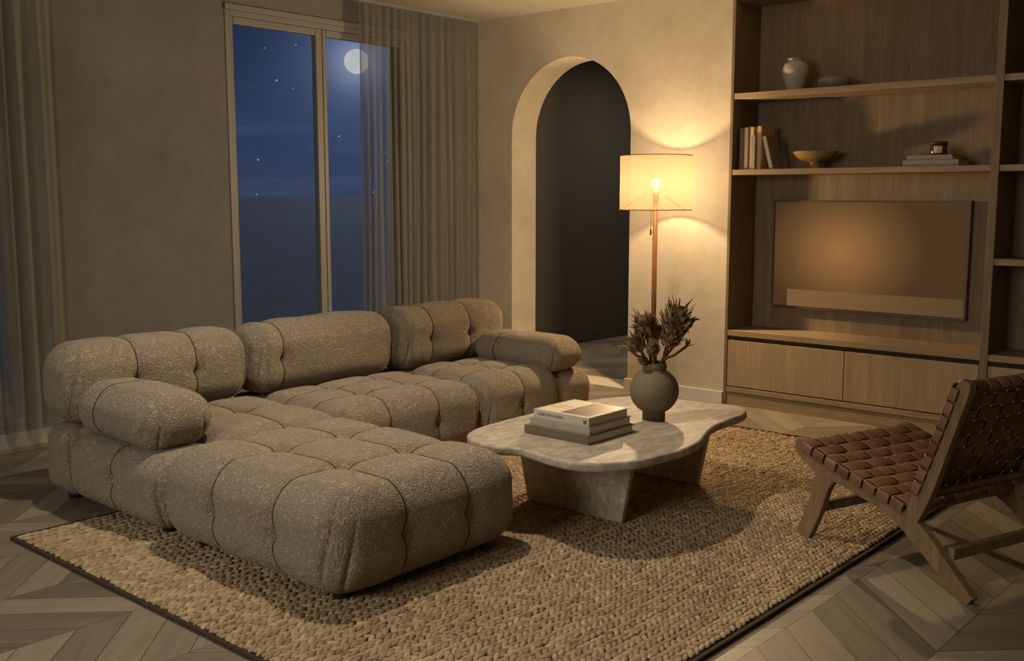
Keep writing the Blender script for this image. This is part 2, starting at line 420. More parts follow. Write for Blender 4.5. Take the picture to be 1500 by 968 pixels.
# sea outside, far below the flat
bm = bmesh.new(); bmesh.ops.create_grid(bm, x_segments=2, y_segments=2, size=9000)
for v in bm.verts: v.co.y += 9010; v.co.z = -14
o = frombm('sea', bm, M['sea']); struct(o)

# curtains
def curtain(name, x0, x1, y, z0, z1, label, period=.085, amp=.026, seed=1):
    r = random.Random(seed); nx = int((x1 - x0) / .006); nz = 46
    ph = [r.uniform(0, 6.28) for _ in range(5)]
    V = []; F = []
    for j in range(nz + 1):
        t = j / nz; z = z1 + (z0 - z1) * t
        pleat = min(1, .45 + t * 2.2)
        for i in range(nx + 1):
            x = x0 + (x1 - x0) * i / nx
            u = x / period * 2 * PI
            g = math.sin(u + 1.3 * math.sin(u * .31 + ph[0]) + .35 * math.sin(t * 3 + u * .17 + ph[3])) + .45 * math.sin(u * 2.3 + ph[1] + t * .8) * (1 - .5 * t) + .3 * math.sin(u * .43 + ph[2] + t)
            yy = y + amp * g * pleat
            zz = z + (.004 * math.sin(u * 1.0 + ph[4]) if j == 0 else 0)
            if t > .965:   # the hem breaks and flares where it meets the floor
                k = (t - .965) / .035; yy -= .035 * k * k * (1 + .7 * g)
            V.append((x + .004 * math.sin(t * 5 + u * .2) , yy, zz))
    for j in range(nz):
        for i in range(nx):
            a = j * (nx + 1) + i; F.append((a, a + 1, a + nx + 2, a + nx + 1))
    o = fromvf(name, V, F, M['curtain']); tag(o, label, 'curtain', None)
    return o
curtain('curtain', 4.745, 5.925, 5.565, .006, 2.655, 'sheer linen curtain in the room corner beside the arch, half over the moonlit window', .088, .024, 3)
curtain('curtain', 1.35, 2.635, 5.545, .006, 2.655, 'sheer linen curtain at the far left edge reaching the floor behind the sofa', .13, .022, 8)
for nm, xa, xb in (('curtain_track', 4.7, 5.93), ('curtain_track', 1.0, 2.66)):
    o = box(nm, xa, xb, 5.535, 5.585, 2.652, ZC, M['frame']); tag(o, 'slim ceiling curtain track above the %s sheer curtain' % ('corner' if xa > 3 else 'far left'), 'curtain track')

# ------------------------------------------------------------------ bookcase
bc = empty('bookcase', (XW, 3.387, 0)); tag(bc, 'built-in oak wall bookcase with open shelves and low cabinet doors around the television', 'bookcase')
def bp(name, x0, x1, y0, y1, z0, z1, m, parent=None, bev=.002):
    bm = bmesh.new(); bxm(bm, x0 - XW, x1 - XW, y0 - 3.387, y1 - 3.387, z0, z1)
    o = frombm(name, bm, m, parent or bc)
    if bev: bevel(o, bev)
    return o
yR = -1.2
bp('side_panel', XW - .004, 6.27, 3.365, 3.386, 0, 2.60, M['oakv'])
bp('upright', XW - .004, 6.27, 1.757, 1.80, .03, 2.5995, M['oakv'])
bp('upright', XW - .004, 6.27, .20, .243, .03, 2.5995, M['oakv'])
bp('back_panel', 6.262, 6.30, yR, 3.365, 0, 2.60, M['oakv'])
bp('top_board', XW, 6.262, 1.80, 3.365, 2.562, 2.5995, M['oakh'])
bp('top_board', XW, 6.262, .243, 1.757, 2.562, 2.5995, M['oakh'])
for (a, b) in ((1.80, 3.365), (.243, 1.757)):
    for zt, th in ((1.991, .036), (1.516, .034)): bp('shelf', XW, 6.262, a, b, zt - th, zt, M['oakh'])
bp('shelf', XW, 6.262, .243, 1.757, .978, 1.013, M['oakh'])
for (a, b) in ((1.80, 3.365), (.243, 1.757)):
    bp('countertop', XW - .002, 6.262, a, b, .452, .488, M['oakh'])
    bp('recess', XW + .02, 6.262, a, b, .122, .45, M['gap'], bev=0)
    mid = 2.573 if a > 1 else 1.0
    bp('cabinet_door', XW, XW + .019, mid + .002, b - .003, .124, .424, M['door'])
    bp('cabinet_door', XW, XW + .019, a + .003, mid - .002, .124, .424, M['door'])
    bp('bottom_rail', XW - .002, 6.262, a, b, .083, .117, M['oakh'])
    bp('plinth', XW + .004, 6.262, a, b, 0, .079, M['oakh'])

# ------------------------------------------------------------------ television
m, T, p = pbsdf('television_painted_glow', .6, .0)  # warm light reflected on the screen, painted as an emissive gradient
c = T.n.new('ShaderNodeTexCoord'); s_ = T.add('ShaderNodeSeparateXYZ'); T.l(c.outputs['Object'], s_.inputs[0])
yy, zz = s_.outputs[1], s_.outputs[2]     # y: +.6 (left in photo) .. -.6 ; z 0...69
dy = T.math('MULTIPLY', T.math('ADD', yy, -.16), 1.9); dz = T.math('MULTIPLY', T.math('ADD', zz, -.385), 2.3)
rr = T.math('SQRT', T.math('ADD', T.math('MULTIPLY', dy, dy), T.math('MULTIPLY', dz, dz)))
glow_col = T.ramp(rr, [(0, lin((158, 110, 64))), (.3, lin((138, 95, 54))), (.65, lin((104, 74, 42))), (1, lin((74, 53, 32)))])
band = T.math('MULTIPLY', T.math('LESS_THAN', zz, .125), T.math('LESS_THAN', yy, .505))  # strip of niche light along the bottom, painted into the screen colour
glow_col = T.mix(T.math('MULTIPLY', band, .8), glow_col, T.mix(T.math('MULTIPLY', T.math('ADD', yy, .6), .85), lin((92, 70, 45)), lin((138, 101, 61))))
T.l(glow_col, p.inputs['Emission Color']); p.inputs['Emission Strength'].default_value = .95
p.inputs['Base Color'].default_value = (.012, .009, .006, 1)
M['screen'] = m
M['tvframe'] = plain('television_bezel', (74, 54, 36), .4, .4)
tv = empty('television', (6.262, 2.592, .628)); tag(tv, 'flat wall-mounted television in the bookcase niche, its screen painted with a warm reflected glow', 'television')
bm = bmesh.new(); bxm(bm, -.04, 0, -.615, .615, 0, .695); o = frombm('casing', bm, M['tvframe'], tv); bevel(o, .004)
bm = bmesh.new(); t = .012
bxm(bm, -.046, -.04, -.615, -.615 + t, 0, .695); bxm(bm, -.046, -.04, .615 - t, .615, 0, .695); bxm(bm, -.046, -.04, -.615 + t, .615 - t, 0, t + .006); bxm(bm, -.046, -.04, -.615 + t, .615 - t, .695 - t, .695)
frombm('bezel', bm, M['tvframe'], tv)
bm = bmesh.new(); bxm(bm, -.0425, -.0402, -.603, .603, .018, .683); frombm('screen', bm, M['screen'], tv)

# ------------------------------------------------------------------ things on the shelves
def book(name, loc, sz, cover, label, cat='book', rz=0, tilt=0, lying=False, page=(206, 196, 172), group=None, letters=None):
    """upright: spine towards -X, sz = depth(x), thickness(y), height(z); lying: spine towards -X too, sz = width(x), length(y), thickness(z)"""
    root = empty(name, loc, rz); root.rotation_euler = (tilt, 0, rz); tag(root, label, cat, group)
    X, Yt, Z = sz; cm = plain('book_cover', cover, .6, .3, .06, 8); pm = M.setdefault('pages', wood('book_pages', (176, 166, 146), (214, 205, 184), 'y', 8, .9)); k = .003
    bm = bmesh.new()
    if lying:
        bxm(bm, 0, X, 0, Yt, 0, k); bxm(bm, 0, X, 0, Yt, Z - k, Z); bxm(bm, 0, k, 0, Yt, k, Z - k)
        o = frombm('cover', bm, cm, root); bevel(o, .0012)
        bm = bmesh.new(); bxm(bm, k, X - .006, .005, Yt - .005, k, Z - k); frombm('page_block', bm, pm, root)
    else:
        bxm(bm, 0, X, 0, k, 0, Z); bxm(bm, 0, X, Yt - k, Yt, 0, Z); bxm(bm, 0, k, k, Yt - k, 0, Z)
        o = frombm('cover', bm, cm, root); bevel(o, .0012)
        bm = bmesh.new(); bxm(bm, k, X - .006, k, Yt - k, .004, Z - .005); frombm('page_block', bm, pm, root)
    return root
zt = 1.516
G1 = 'books standing on the middle shelf'
book('book', (5.985, 3.312, zt), (.17, .029, .262), (112, 100, 82), 'dark grey-brown upright book against the left side of the middle shelf', group=G1)
book('book', (5.985, 3.281, zt), (.17, .029, .264), (138, 120, 102), 'mauve-brown upright book, second from the left on the middle shelf', group=G1)
book('book', (5.995, 3.249, zt), (.17, .030, .266), (196, 168, 118), 'tall tan upright book behind the short grey book', group=G1)
book('book', (5.965, 3.222, zt), (.15, .026, .212), (142, 132, 118), 'short grey upright book between two tall tan books', group=G1)
book('book', (5.985, 3.191, zt), (.18, .028, .268), (188, 158, 116), 'tall tan upright book that the leaning book rests on', group=G1)
b = book('book', (5.975, 3.098, zt), (.155, .026, .214), (128, 120, 104), 'grey book leaning left against the upright books', group=G1, tilt=math.radians(-15)); 
b.location.z = zt + .0005
M['ceramic'] = plain('pale_ceramic', (160, 150, 132), .5, .4, .08, 12, .05)
M['ceramic2'] = plain('grey_ceramic', (120, 110, 100), .5, .4, .08, 12, .05)
M['woodbowl'] = wood('bowl_wood', (134, 106, 62), (166, 134, 84), 'y', 2)
z1 = 1.991
pr = smoothprof([(.045, 0), (.058, .03), (.078, .09), (.083, .125), (.07, .165), (.046, .182), (.047, .192), (.053, .196)], 5)
pr = pr + [(.046, .194), (.038, .18), (.06, .16), (.07, .12), (.04, .02), (0, .015)]
o = lathe('vase', pr, M['ceramic'], None, (6.08, 3.02, z1)); tag(o, 'small pale round-shouldered ceramic vase on the top shelf', 'vase')
pr = smoothprof([(.06, 0), (.085, .012), (.1, .035), (.095, .058), (.086, .064)], 5) + [(.08, .06), (.086, .035), (.06, .012), (0, .01)]
o = lathe('dish', pr, M['ceramic2'], None, (6.08, 2.765, z1)); tag(o, 'low grey rounded dish on the top shelf beside the small vase', 'dish')
# footed bowl
root = empty('footed_bowl', (6.08, 2.87, zt)); tag(root, 'wooden footed bowl on the middle shelf right of the leaning book', 'bowl')
lathe('foot', [(.04, 0), (.036, .01), (.033, .045), (0, .045)], M['woodbowl'], root)
pr = [(.03, .04)] + smoothprof([(.06, .046), (.1, .062), (.128, .09), (.134, .104)], 5) + [(.127, .104), (.118, .088), (.09, .068), (.05, .056), (0, .053)]
lathe('bowl', pr, M['woodbowl'], root)
book('book', (5.985, 1.985, zt), (.19, .31, .037), (140, 130, 116), 'large grey book lying flat on the middle shelf, lower of two', lying=True, group='books lying flat on the middle shelf')
book('book', (5.99, 2.02, zt + .0372), (.165, .255, .026), (136, 122, 108), 'thin brown-grey book lying flat under the candle jar', lying=True, group='books lying flat on the middle shelf')
cj = empty('candle_jar', (6.04, 2.115, zt + .0635)); tag(cj, 'small brown glass candle jar with pale label on the flat books', 'candle')
M['amber'] = plain('amber_glass', (74, 42, 26), .2, .6, .1)
M['label'] = plain('paper_label', (196, 184, 162), .8, .1, .03)
lathe('jar', [(.044, 0), (.047, .004), (.047, .056), (0, .056)], M['amber'], cj)
lathe('lid', [(.049, .056), (.049, .072), (.046, .074), (0, .074)], plain('jar_lid', (66, 46, 34), .5), cj)
V = []; F = []
for i in range(9):
    a = PI * .93 + (i / 8) * .95
    for z in (.010, .048): V.append((.0478 * math.cos(a), .0478 * math.sin(a), z))
    if i: F.append((2 * i - 2, 2 * i, 2 * i + 1, 2 * i - 1))
fromvf('jar_label', V, F, M['label'], cj)

# ------------------------------------------------------------------ rug
rx0, rx1, ry0, ry1 = 1.675, 5.335, 1.5, 4.10
rug = empty('rug', (rx0, ry0, 0)); tag(rug, 'chunky braided natural jute rug under the sofa and the coffee table', 'rug')
bm = bmesh.new(); bxm(bm, 0, rx1 - rx0, 0, ry1 - ry0, .0005, .009); frombm('backing', bm, M['rugbase'], rug)
row = .0415; link_ = .031
ny = int((ry1 - ry0 - .02) / row); nx = int((rx1 - rx0 - .02) / link_)
su, sv = 6, 7
th = np.linspace(0, PI, su); ph = np.linspace(0, 2 * PI, sv, endpoint=False)
base = np.array([[math.cos(t), math.sin(t) ** .8 * math.cos(f), math.sin(t) ** .8 * math.sin(f)] for t in th for f in ph])
bf = []
for i in range(su - 1):
    for k in range(sv): k2 = (k + 1) % sv; bf.append((i * sv + k, i * sv + k2, (i + 1) * sv + k2, (i + 1) * sv + k))
bf = np.array(bf); nb = len(base)
cen = []; rot = []; scl = []
for j in range(ny):
    off = random.random() * link_
    for i in range(nx):
        for s in (-1, 1):
            x = .012 + i * link_ + off * .6 + (s * .004) + random.gauss(0, .0015); y = .014 + (j + .5) * row + s * row * .22 + random.gauss(0, .001)
            cen.append((x, y, .0115 + random.gauss(0, .0007))); rot.append((s * -.5 + random.gauss(0, .13), random.gauss(0, .08)))
            k = random.gauss(1, .08); scl.append((.0225 * k, .0112 * random.gauss(1, .08), .0082 * k))
cen = np.array(cen); rot = np.array(rot); scl = np.array(scl); N = len(cen)
P = base[None] * scl[:, None]
ca, sa = np.cos(rot[:, 0])[:, None], np.sin(rot[:, 0])[:, None]
x, y, z = P[..., 0], P[..., 1], P[..., 2]
z = z + x * np.sin(rot[:, 1])[:, None]
P = np.stack([x * ca - y * sa, x * sa + y * ca, z], -1) + cen[:, None]
P[..., 0] = np.clip(P[..., 0], 0, rx1 - rx0); P[..., 2] = np.maximum(P[..., 2], .002)
Fa = (bf[None] + (np.arange(N) * nb)[:, None, None]).reshape(-1, 4)
me = bpy.data.meshes.new('braid'); me.vertices.add(N * nb); me.vertices.foreach_set('co', P.reshape(-1))
me.loops.add(Fa.size); me.loops.foreach_set('vertex_index', Fa.reshape(-1).astype(np.int32))
me.polygons.add(len(Fa)); me.polygons.foreach_set('loop_start', np.arange(0, Fa.size, 4, dtype=np.int32)); me.polygons.foreach_set('loop_total', np.full(len(Fa), 4, np.int32))
me.update(calc_edges=True); me.validate()
tn = np.clip(rng.normal(.5, .2, N) + .12 * np.sin(cen[:, 0] * 2.3) * np.cos(cen[:, 1] * 3.1), 0, 1)
a = me.attributes.new('tint', 'FLOAT', 'FACE'); a.data.foreach_set('value', np.repeat(tn, len(bf)).astype(np.float32))
link('braid', me, M['jute'], rug, True)
bm = bmesh.new(); L, Wd = rx1 - rx0, ry1 - ry0
for q in ((-.012, L + .012, -.012, .004), (-.012, L + .012, Wd - .004, Wd + .012), (-.012, .004, .004, Wd - .004), (L - .004, L + .012, .004, Wd - .004)): bxm(bm, *q, .0008, .015)
o = frombm('edge_binding', bm, M['rugbind'], rug); bevel(o, .004)

# ------------------------------------------------------------------ sofa cushions
def cushion(name, parent, x0, x1, y0, y1, z0, z1, r, seams_x=(), seams_y=(), seam_z=None, depth=.016, w=.035, dome=.02, step=.013, pleat=.02, buttons=.026, cord=True, ox=(0, 0, 0), bz=None):
    cx, cy, cz = (x0 + x1) / 2, (y0 + y1) / 2, (z0 + z1) / 2; h = np.array([(x1 - x0) / 2, (y1 - y0) / 2, (z1 - z0) / 2])
    r = min(r, *(h * .98)); sx = [s - cx for s in seams_x]; sy = [s - cy for s in seams_y]; bz_ = 0 if bz is None else bz - cz
    rs = np.random.default_rng(int(abs(cx * 1000 + cy * 77 + z0 * 13))); ph0 = rs.uniform(0, 6, 6)
    def deform(P, extra=0.0):
        P = np.asarray(P, float); inner = np.clip(P, -(h - r), h - r); d = P - inner; ln = np.linalg.norm(d, axis=1, keepdims=True); n = d / np.maximum(ln, 1e-9)
        Q = inner + n * r
        x, y, z = Q.T; nx_, ny_, nz_ = n.T
        disp = np.zeros(len(Q)) 
        up = np.clip(nz_, 0, 1); dn = np.clip(-nz_, 0, 1)
        disp += dome * up * (1 - (np.abs(x) / h[0]) ** 3) * (1 - (np.abs(y) / h[1]) ** 3)
        side = 1 - np.abs(nz_)
        disp += .012 * side * (1 - (z / h[2]) ** 2)
        fade = 1 - .85 * dn ** 2
        cre = np.zeros(len(Q))
        for s in sx: cre = np.maximum(cre, np.exp(-np.abs(x - s) / w) * (1 - np.abs(nx_) ** 3))
        for s in sy: cre = np.maximum(cre, np.exp(-np.abs(y - s) / w) * (1 - np.abs(ny_) ** 3))
        disp -= depth * cre * fade
        # buttons: where seams cross on top, and on the sides
        for s in sx:
            for t in sy: disp -= buttons * np.exp(-((x - s) ** 2 + (y - t) ** 2) / .045 ** 2) * up
            disp -= buttons * 1.5 * np.exp(-np.sqrt((x - s) ** 2 + (z - bz_) ** 2) / .02) * np.abs(ny_)
        for t in sy: disp -= buttons * 1.5 * np.exp(-np.sqrt((y - t) ** 2 + (z - bz_) ** 2) / .02) * np.abs(nx_)
        # gathers on the rounded vertical corners
        if pleat:
            a = np.arctan2(np.abs(ny_), np.abs(nx_)); cor = np.clip(np.minimum(np.abs(nx_), np.abs(ny_)) * 2.2, 0, 1) * side
            q = np.abs(np.sin(a * 5.0 + ph0[0] + 1.1 * np.sin(z * 9 + ph0[1]) + np.sign(x) * 1.0 + np.sign(y) * .6))
            disp -= pleat * np.exp(-q / .3) * cor * (.35 + .65 * np.clip(-z / h[2] + .6, 0, 1))
        disp += .0025 * np.sin(x * 17 + ph0[2]) * np.sin(y * 15 + ph0[3]) + .002 * np.sin(z * 23 + ph0[4] + x * 9)
        return Q + n * (disp + extra)[:, None] if np.ndim(disp) else Q
    V = []; F = []
    def lines(H, ss):
        n = max(6, int(2 * H / step)); a = np.linspace(-H, H, n + 1)
        a = np.unique(np.round(np.concatenate([a[1:-1]] + [[s + e for e in (-.006, -.003, 0, .003, .006)] for s in ss]), 5)); a = np.concatenate([[-H], a[(a > -H + .002) & (a < H - .002)], [H]])
        fine = [q + .5 * (b_ - q) for q, b_ in zip(a[:-1], a[1:]) if abs(abs(q + b_) / 2 - H) < r * .95]
        return np.unique(np.concatenate([a, fine]))
    gx, gy, gz = lines(h[0], sx), lines(h[1], sy), lines(h[2], [])
    idx = {}
    def vid(p):
        k = (round(p[0], 4), round(p[1], 4), round(p[2], 4))
        if k not in idx: idx[k] = len(V); V.append(p)
        return idx[k]
    def face(ga, gb, mk, flip):
        ids = [[vid(mk(a, b)) for b in gb] for a in ga]
        for i in range(len(ga) - 1):
            for j in range(len(gb) - 1):
                q = (ids[i][j], ids[i + 1][j], ids[i + 1][j + 1], ids[i][j + 1]); F.append(q[::-1] if flip else q)
    face(gx, gy, lambda a, b: (a, b, h[2]), False); face(gx, gy, lambda a, b: (a, b, -h[2]), True)
    face(gx, gz, lambda a, b: (a, -h[1], b), False); face(gx, gz, lambda a, b: (a, h[1], b), True)
    face(gy, gz, lambda a, b: (h[0], a, b), False); face(gy, gz, lambda a, b: (-h[0], a, b), True)
    Q = deform(V) + np.array([cx, cy, cz]) - np.array(ox)
    o = fromvf(name, Q, F, M['boucle'], parent, True)
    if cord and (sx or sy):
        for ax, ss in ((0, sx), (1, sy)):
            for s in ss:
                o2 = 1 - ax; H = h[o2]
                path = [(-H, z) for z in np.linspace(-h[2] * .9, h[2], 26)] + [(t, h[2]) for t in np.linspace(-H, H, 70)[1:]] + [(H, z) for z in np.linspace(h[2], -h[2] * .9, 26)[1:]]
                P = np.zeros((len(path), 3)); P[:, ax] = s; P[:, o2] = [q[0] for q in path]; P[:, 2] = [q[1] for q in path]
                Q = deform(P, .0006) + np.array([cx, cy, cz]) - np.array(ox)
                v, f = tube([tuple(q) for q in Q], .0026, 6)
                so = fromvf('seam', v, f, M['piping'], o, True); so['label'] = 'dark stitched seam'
    return o
def feet(parent, pts, ox):
    for (x, y) in pts:
        zb = .016 if (rx0 < x < rx1 and ry0 < y < ry1) else 0
        lathe('foot', [(.026, 0), (.03, .004), (.028, .05), (0, .05)], M['black'], parent, (x - ox[0], y - ox[1], zb - ox[2]), 20)
# chaise / ottoman
o0 = (2.46, 3.03, 0); ot = empty('ottoman', o0); tag(ot, 'large tufted beige boucle ottoman module at the front left on the jute rug', 'ottoman', 'modules of the tufted sofa')
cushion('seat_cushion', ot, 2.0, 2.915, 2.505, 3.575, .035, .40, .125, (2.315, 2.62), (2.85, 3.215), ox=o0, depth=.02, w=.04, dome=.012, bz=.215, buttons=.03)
feet(ot, [(2.13, 2.64), (2.79, 2.64), (2.13, 3.45), (2.79, 3.45)], o0)
def module(label, ox, seat, base, back, arm, armbase, armmore, seams):
    r = empty('sofa_module', ox); tag(r, label, 'sofa', 'modules of the tufted sofa')
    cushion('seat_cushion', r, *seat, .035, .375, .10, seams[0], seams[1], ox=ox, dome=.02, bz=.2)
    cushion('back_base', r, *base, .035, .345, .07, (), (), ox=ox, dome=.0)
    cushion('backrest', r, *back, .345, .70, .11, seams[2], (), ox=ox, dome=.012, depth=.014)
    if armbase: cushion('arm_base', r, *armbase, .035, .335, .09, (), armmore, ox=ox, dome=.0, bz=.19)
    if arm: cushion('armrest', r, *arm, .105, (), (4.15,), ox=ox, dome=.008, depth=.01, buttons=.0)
    xa = (armbase or seat)[0] if (armbase and armbase[0] < seat[0]) else seat[0]; xb = (armbase or seat)[1] if (armbase and armbase[1] > seat[1]) else seat[1]
    feet(r, [(xa + .1, seat[2] + .1), (xb - .1, seat[2] + .1), (xa + .1, 4.5), (xb - .1, 4.5)], ox)
    return r
module('left end sofa module with a low round armrest behind the ottoman', (2.5, 4.1, 0), (2.33, 2.975, 3.60, 4.36), (2.035, 2.975, 4.355, 4.60), (2.035, 2.965, 4.33, 4.63), (2.05, 2.365, 3.70, 4.34, .325, .555), (2.02, 2.375, 3.59, 4.36), (3.98,), ((2.65,), (3.98,), (2.36, 2.66)))
module('middle armless sofa module with one wide smooth backrest', (3.47, 4.1, 0), (2.982, 3.958, 3.69, 4.36), (2.98, 3.958, 4.355, 4.60), (2.985, 3.93, 4.33, 4.63), None, None, None, ((3.31, 3.64), (3.92, 4.14), (3.16,)))
module('right end sofa module with armrest nearest the arched doorway', (4.45, 4.1, 0), (3.975, 4.64, 3.70, 4.36), (3.975, 4.93, 4.355, 4.60), (3.962, 4.88, 4.33, 4.63), (4.54, 4.87, 3.70, 4.34, .325, .53), (4.635, 4.945, 3.70, 4.36), (), ((4.31,), (3.92, 4.14), (4.22, 4.54)))

# ------------------------------------------------------------------ coffee table
ct = empty('coffee_table', (3.7, 2.65, 0)); tag(ct, 'low freeform stone coffee table on two slab legs on the rug', 'table')
def unz(px, py, z):
    R = Vector((math.sin(ang), -math.cos(ang), 0)); U = R.cross(fwd); dv = fwd * 1520 + R * (px - 750) + U * (484 - py); t = (z - 1.35) / dv.z
    return (dv.x * t, dv.y * t)
outl = [(684,636),(688,643),(705,650),(728,654),(758,656),(778,661),(796,667),(819,673),(842,677),(876,679),(903,677.5),(937,674),(971,666),(998,659),(1016,651),(1028,643),(1039,629),(1053,620),(1073,613),(1089,607),(1094,601.5),(1089,597),(1073,593),(1039,589.5),(996,584.5),(955,581),(923,580),(890,582),(850,588),(810,596.5),(778,605),(740,614.5),(705,624.5),(690,630.5)]
ol = catmull([(*unz(x, y, .37), 0) for x, y in outl], 4, True)
pts = [(p.x - 3.7, p.y - 2.65) for p in ol]
# inset profile for a softly rounded edge
cxm = sum(p[0] for p in pts) / len(pts); cym = sum(p[1] for p in pts) / len(pts)
def inset(dd):
    n = len(pts); out = []
    for i in range(n):
        a = Vector(pts[i - 2 if i > 1 else i - 2]); b = Vector(pts[(i + 2) % n]); t = (b - a).normalized(); nn = Vector((-t.y, t.x)); p = Vector(pts[i])
        if nn.dot(Vector((cxm, cym)) - p) < 0 and False: nn = -nn
        out.append((p.x + nn.x * dd, p.y + nn.y * dd))
    return out
area2 = sum(pts[i][0] * pts[(i + 1) % len(pts)][1] - pts[(i + 1) % len(pts)][0] * pts[i][1] for i in range(len(pts)))
sg = 1 if area2 > 0 else -1
V = []; F = []; lay = [(.010, .334), (.003, .338), (0, .345), (0, .360), (.002, .366), (.008, .370)]; n = len(pts)
for dd, z in lay: V += [(a, b, z) for a, b in inset(sg * dd)]
for i in range(len(lay) - 1):
    for k in range(n): k2 = (k + 1) % n; F.append((i * n + k, i * n + k2, (i + 1) * n + k2, (i + 1) * n + k))
F.append(tuple(range(n - 1, -1, -1))); F.append(tuple((len(lay) - 1) * n + k for k in range(n)))
fromvf('tabletop', V, F, M['stone'], ct, False)
for xx, (b0, b1, t0, t1) in ((3.385, (2.385, 2.89, 2.325, 2.965)), (4.075, (2.45, 2.86, 2.385, 2.93))):
    v, f = prism([(b0, .0165), (b1, .0165), (t1, .334), (t0, .334)], None, lambda a, b, c: (xx - 3.7 + c, a - 2.65, b), .032)
    o = fromvf('leg', v, f, M['stone'], ct, False); bevel(o, .008)

# books on the table
def text_mesh(name, s, size, m, parent, loc, rot, ext=.0002):
    cu = bpy.data.curves.new(name, 'FONT'); cu.body = s; cu.size = size; cu.extrude = ext; cu.align_x = 'LEFT'
    tmp = bpy.data.objects.new(name, cu); C.objects.link(tmp); bpy.context.view_layer.update()
    dg = bpy.context.evaluated_depsgraph_get(); me = bpy.data.meshes.new_from_object(tmp.evaluated_get(dg))
    bpy.data.objects.remove(tmp); o = link(name, me, m, parent); o.location = loc; o.rotation_euler = rot; return o
zt = .3705
inkd = plain('dark_ink', (60, 50, 42), .7); inkl = plain('faded_ink', (134, 122, 98), .7); inkm = plain('grey_ink', (122, 112, 98), .7)
gb = 'stacked books on the coffee table'
b1 = book('book', (3.215, 2.428, zt), (.315, .335, .035), (98, 88, 66), 'olive brown hardback at the bottom of the coffee table stack', lying=True, group=gb)
b2 = book('book', (3.232, 2.436, zt + .0352), (.29, .31, .033), (150, 140, 126), 'plain grey hardback, middle of the coffee table stack', lying=True, group=gb)
b3 = book('book', (3.236, 2.443, zt + .0684), (.275, .288, .035), (176, 166, 148), 'pale grey picture book on top of the coffee table stack', lying=True, group=gb)
RS = (PI / 2, 0, -PI / 2)
text_mesh('title', 'ONE EMILAABIN', .017, inkd, b3, (-.0006, .262, .013), RS).scale = (1.05, 1, 1)
text_mesh('title', 'L    ·   FLL · II', .012, inkm, b2, (-.0006, .225, .011), RS)
text_mesh('title', 'THE EMT IN BOILET', .012, inkl, b1, (-.0006, .24, .012), RS)
# publisher's mark, a dark blob of strokes
bm = bmesh.new()
for a0, a1, c0, c1 in ((.012, .016, .01, .022), (.022, .026, .01, .022), (.016, .022, .016, .020), (.0165, .0215, .008, .013), (.011, .014, .021, .026), (.024, .027, .021, .026)): bxm(bm, -.0008, 0, a0, a1, c0, c1)
o = frombm('spine_mark', bm, inkd, b3); 
# cover art of the top book
m, T, p = pbsdf('cover_print', .4, .4); c = T.coord('Object'); s_ = T.add('ShaderNodeSeparateXYZ'); T.l(c, s_.inputs[0])
nz = T.noise(T.coord('Object', (30, 5, 1)), 1.2, 3)
art = T.ramp(T.math('ADD', T.math('MULTIPLY', nz, .7), T.math('MULTIPLY', s_.outputs[0], 1.2)), [(.3, lin((84, 62, 46))), (.5, lin((126, 94, 68))), (.75, lin((160, 126, 94)))])
T.l(art, p.inputs['Base Color'])
bm = bmesh.new(); bxm(bm, .012, .258, .012, .275, .0351, .0354); o = frombm('cover_sheet', bm, plain('cover_paper', (214, 198, 166), .45, .4, .03), b3)
bm = bmesh.new(); bxm(bm, .02, .25, .018, .162, .0354, .0357); frombm('cover_picture', bm, m, o)
text_mesh('cover_title', 'LIVING', .03, plain('cover_ink', (150, 128, 100), .6), o, (.2, .178, .0356), (0, 0, PI / 2)).location = (.105, .178, .0356)
text_mesh('cover_title', 'SPACES', .026, plain('cover_ink_pale', (160, 138, 110), .6), o, (.14, .178, .0356), (0, 0, PI / 2))

# ------------------------------------------------------------------ vase with dried flowers
VX, VY, VZ = 3.80, 2.51, .3705
M['clay'] = plain('dark_clay', (108, 97, 76), .75, .2, .1, 10, .1)
vs = empty('round_vase', (VX, VY, VZ)); tag(vs, 'round matte olive clay vase on a collar foot on the coffee table', 'vase')
R_ = .108
pr = [(.048, 0), (.050, .002), (.050, .036)]
c_z = .036 + .093
for i in range(0, 33):
    a = -PI / 2 + .50 + (PI - .50 - .46) * i / 32; pr.append((R_ * math.cos(a), c_z + R_ * .97 * math.sin(a)))
zt_ = pr[-1][1]; pr += [(.049, zt_ + .001), (.053, zt_ + .004), (.053, zt_ + .030), (.050, zt_ + .032), (.046, zt_ + .030), (.045, zt_ - .005)]
body = lathe('body', pr + [(.09, zt_ - .04), (.095, .12), (.05, .045), (0, .04)], M['clay'], vs)
top = VZ + zt_ + .03
Rv = Vector((math.sin(ang), -math.cos(ang), 0)); Fv = Vector((math.cos(ang), math.sin(ang), 0)); UP = Vector((0, 0, 1))
M['stem'] = plain('dried_stem', (98, 76, 52), .85, .1, .25, 40)
M['bract'] = plain('dried_bract', (140, 114, 84), .85, .1, .3, 60)
M['bract_dark'] = plain('dried_bract_dark', (96, 74, 54), .85, .1, .3, 60)
def bract(V, F, MI, base, dirv, L, wd, curl, side, mi):
    dirv = dirv.normalized(); s = side.normalized() * wd; nrm = dirv.cross(s).normalized()
    b = len(V); prof = [(0, .55), (.3, 1), (.62, .9), (.88, .6), (1, .25)]
    for t, k in prof:
        c = base + dirv * L * t + nrm * (curl * L * t * t)
        V += [c - s * k + nrm * wd * .25 * k, c - nrm * wd * .3 * k, c + s * k + nrm * wd * .25 * k, c + nrm * wd * .42 * k]
    for i in range(4):
        for j in range(4):
            j2 = (j + 1) % 4; F.append((b + i * 4 + j, b + i * 4 + j2, b + i * 4 + 4 + j2, b + i * 4 + 4 + j)); MI.append(mi)
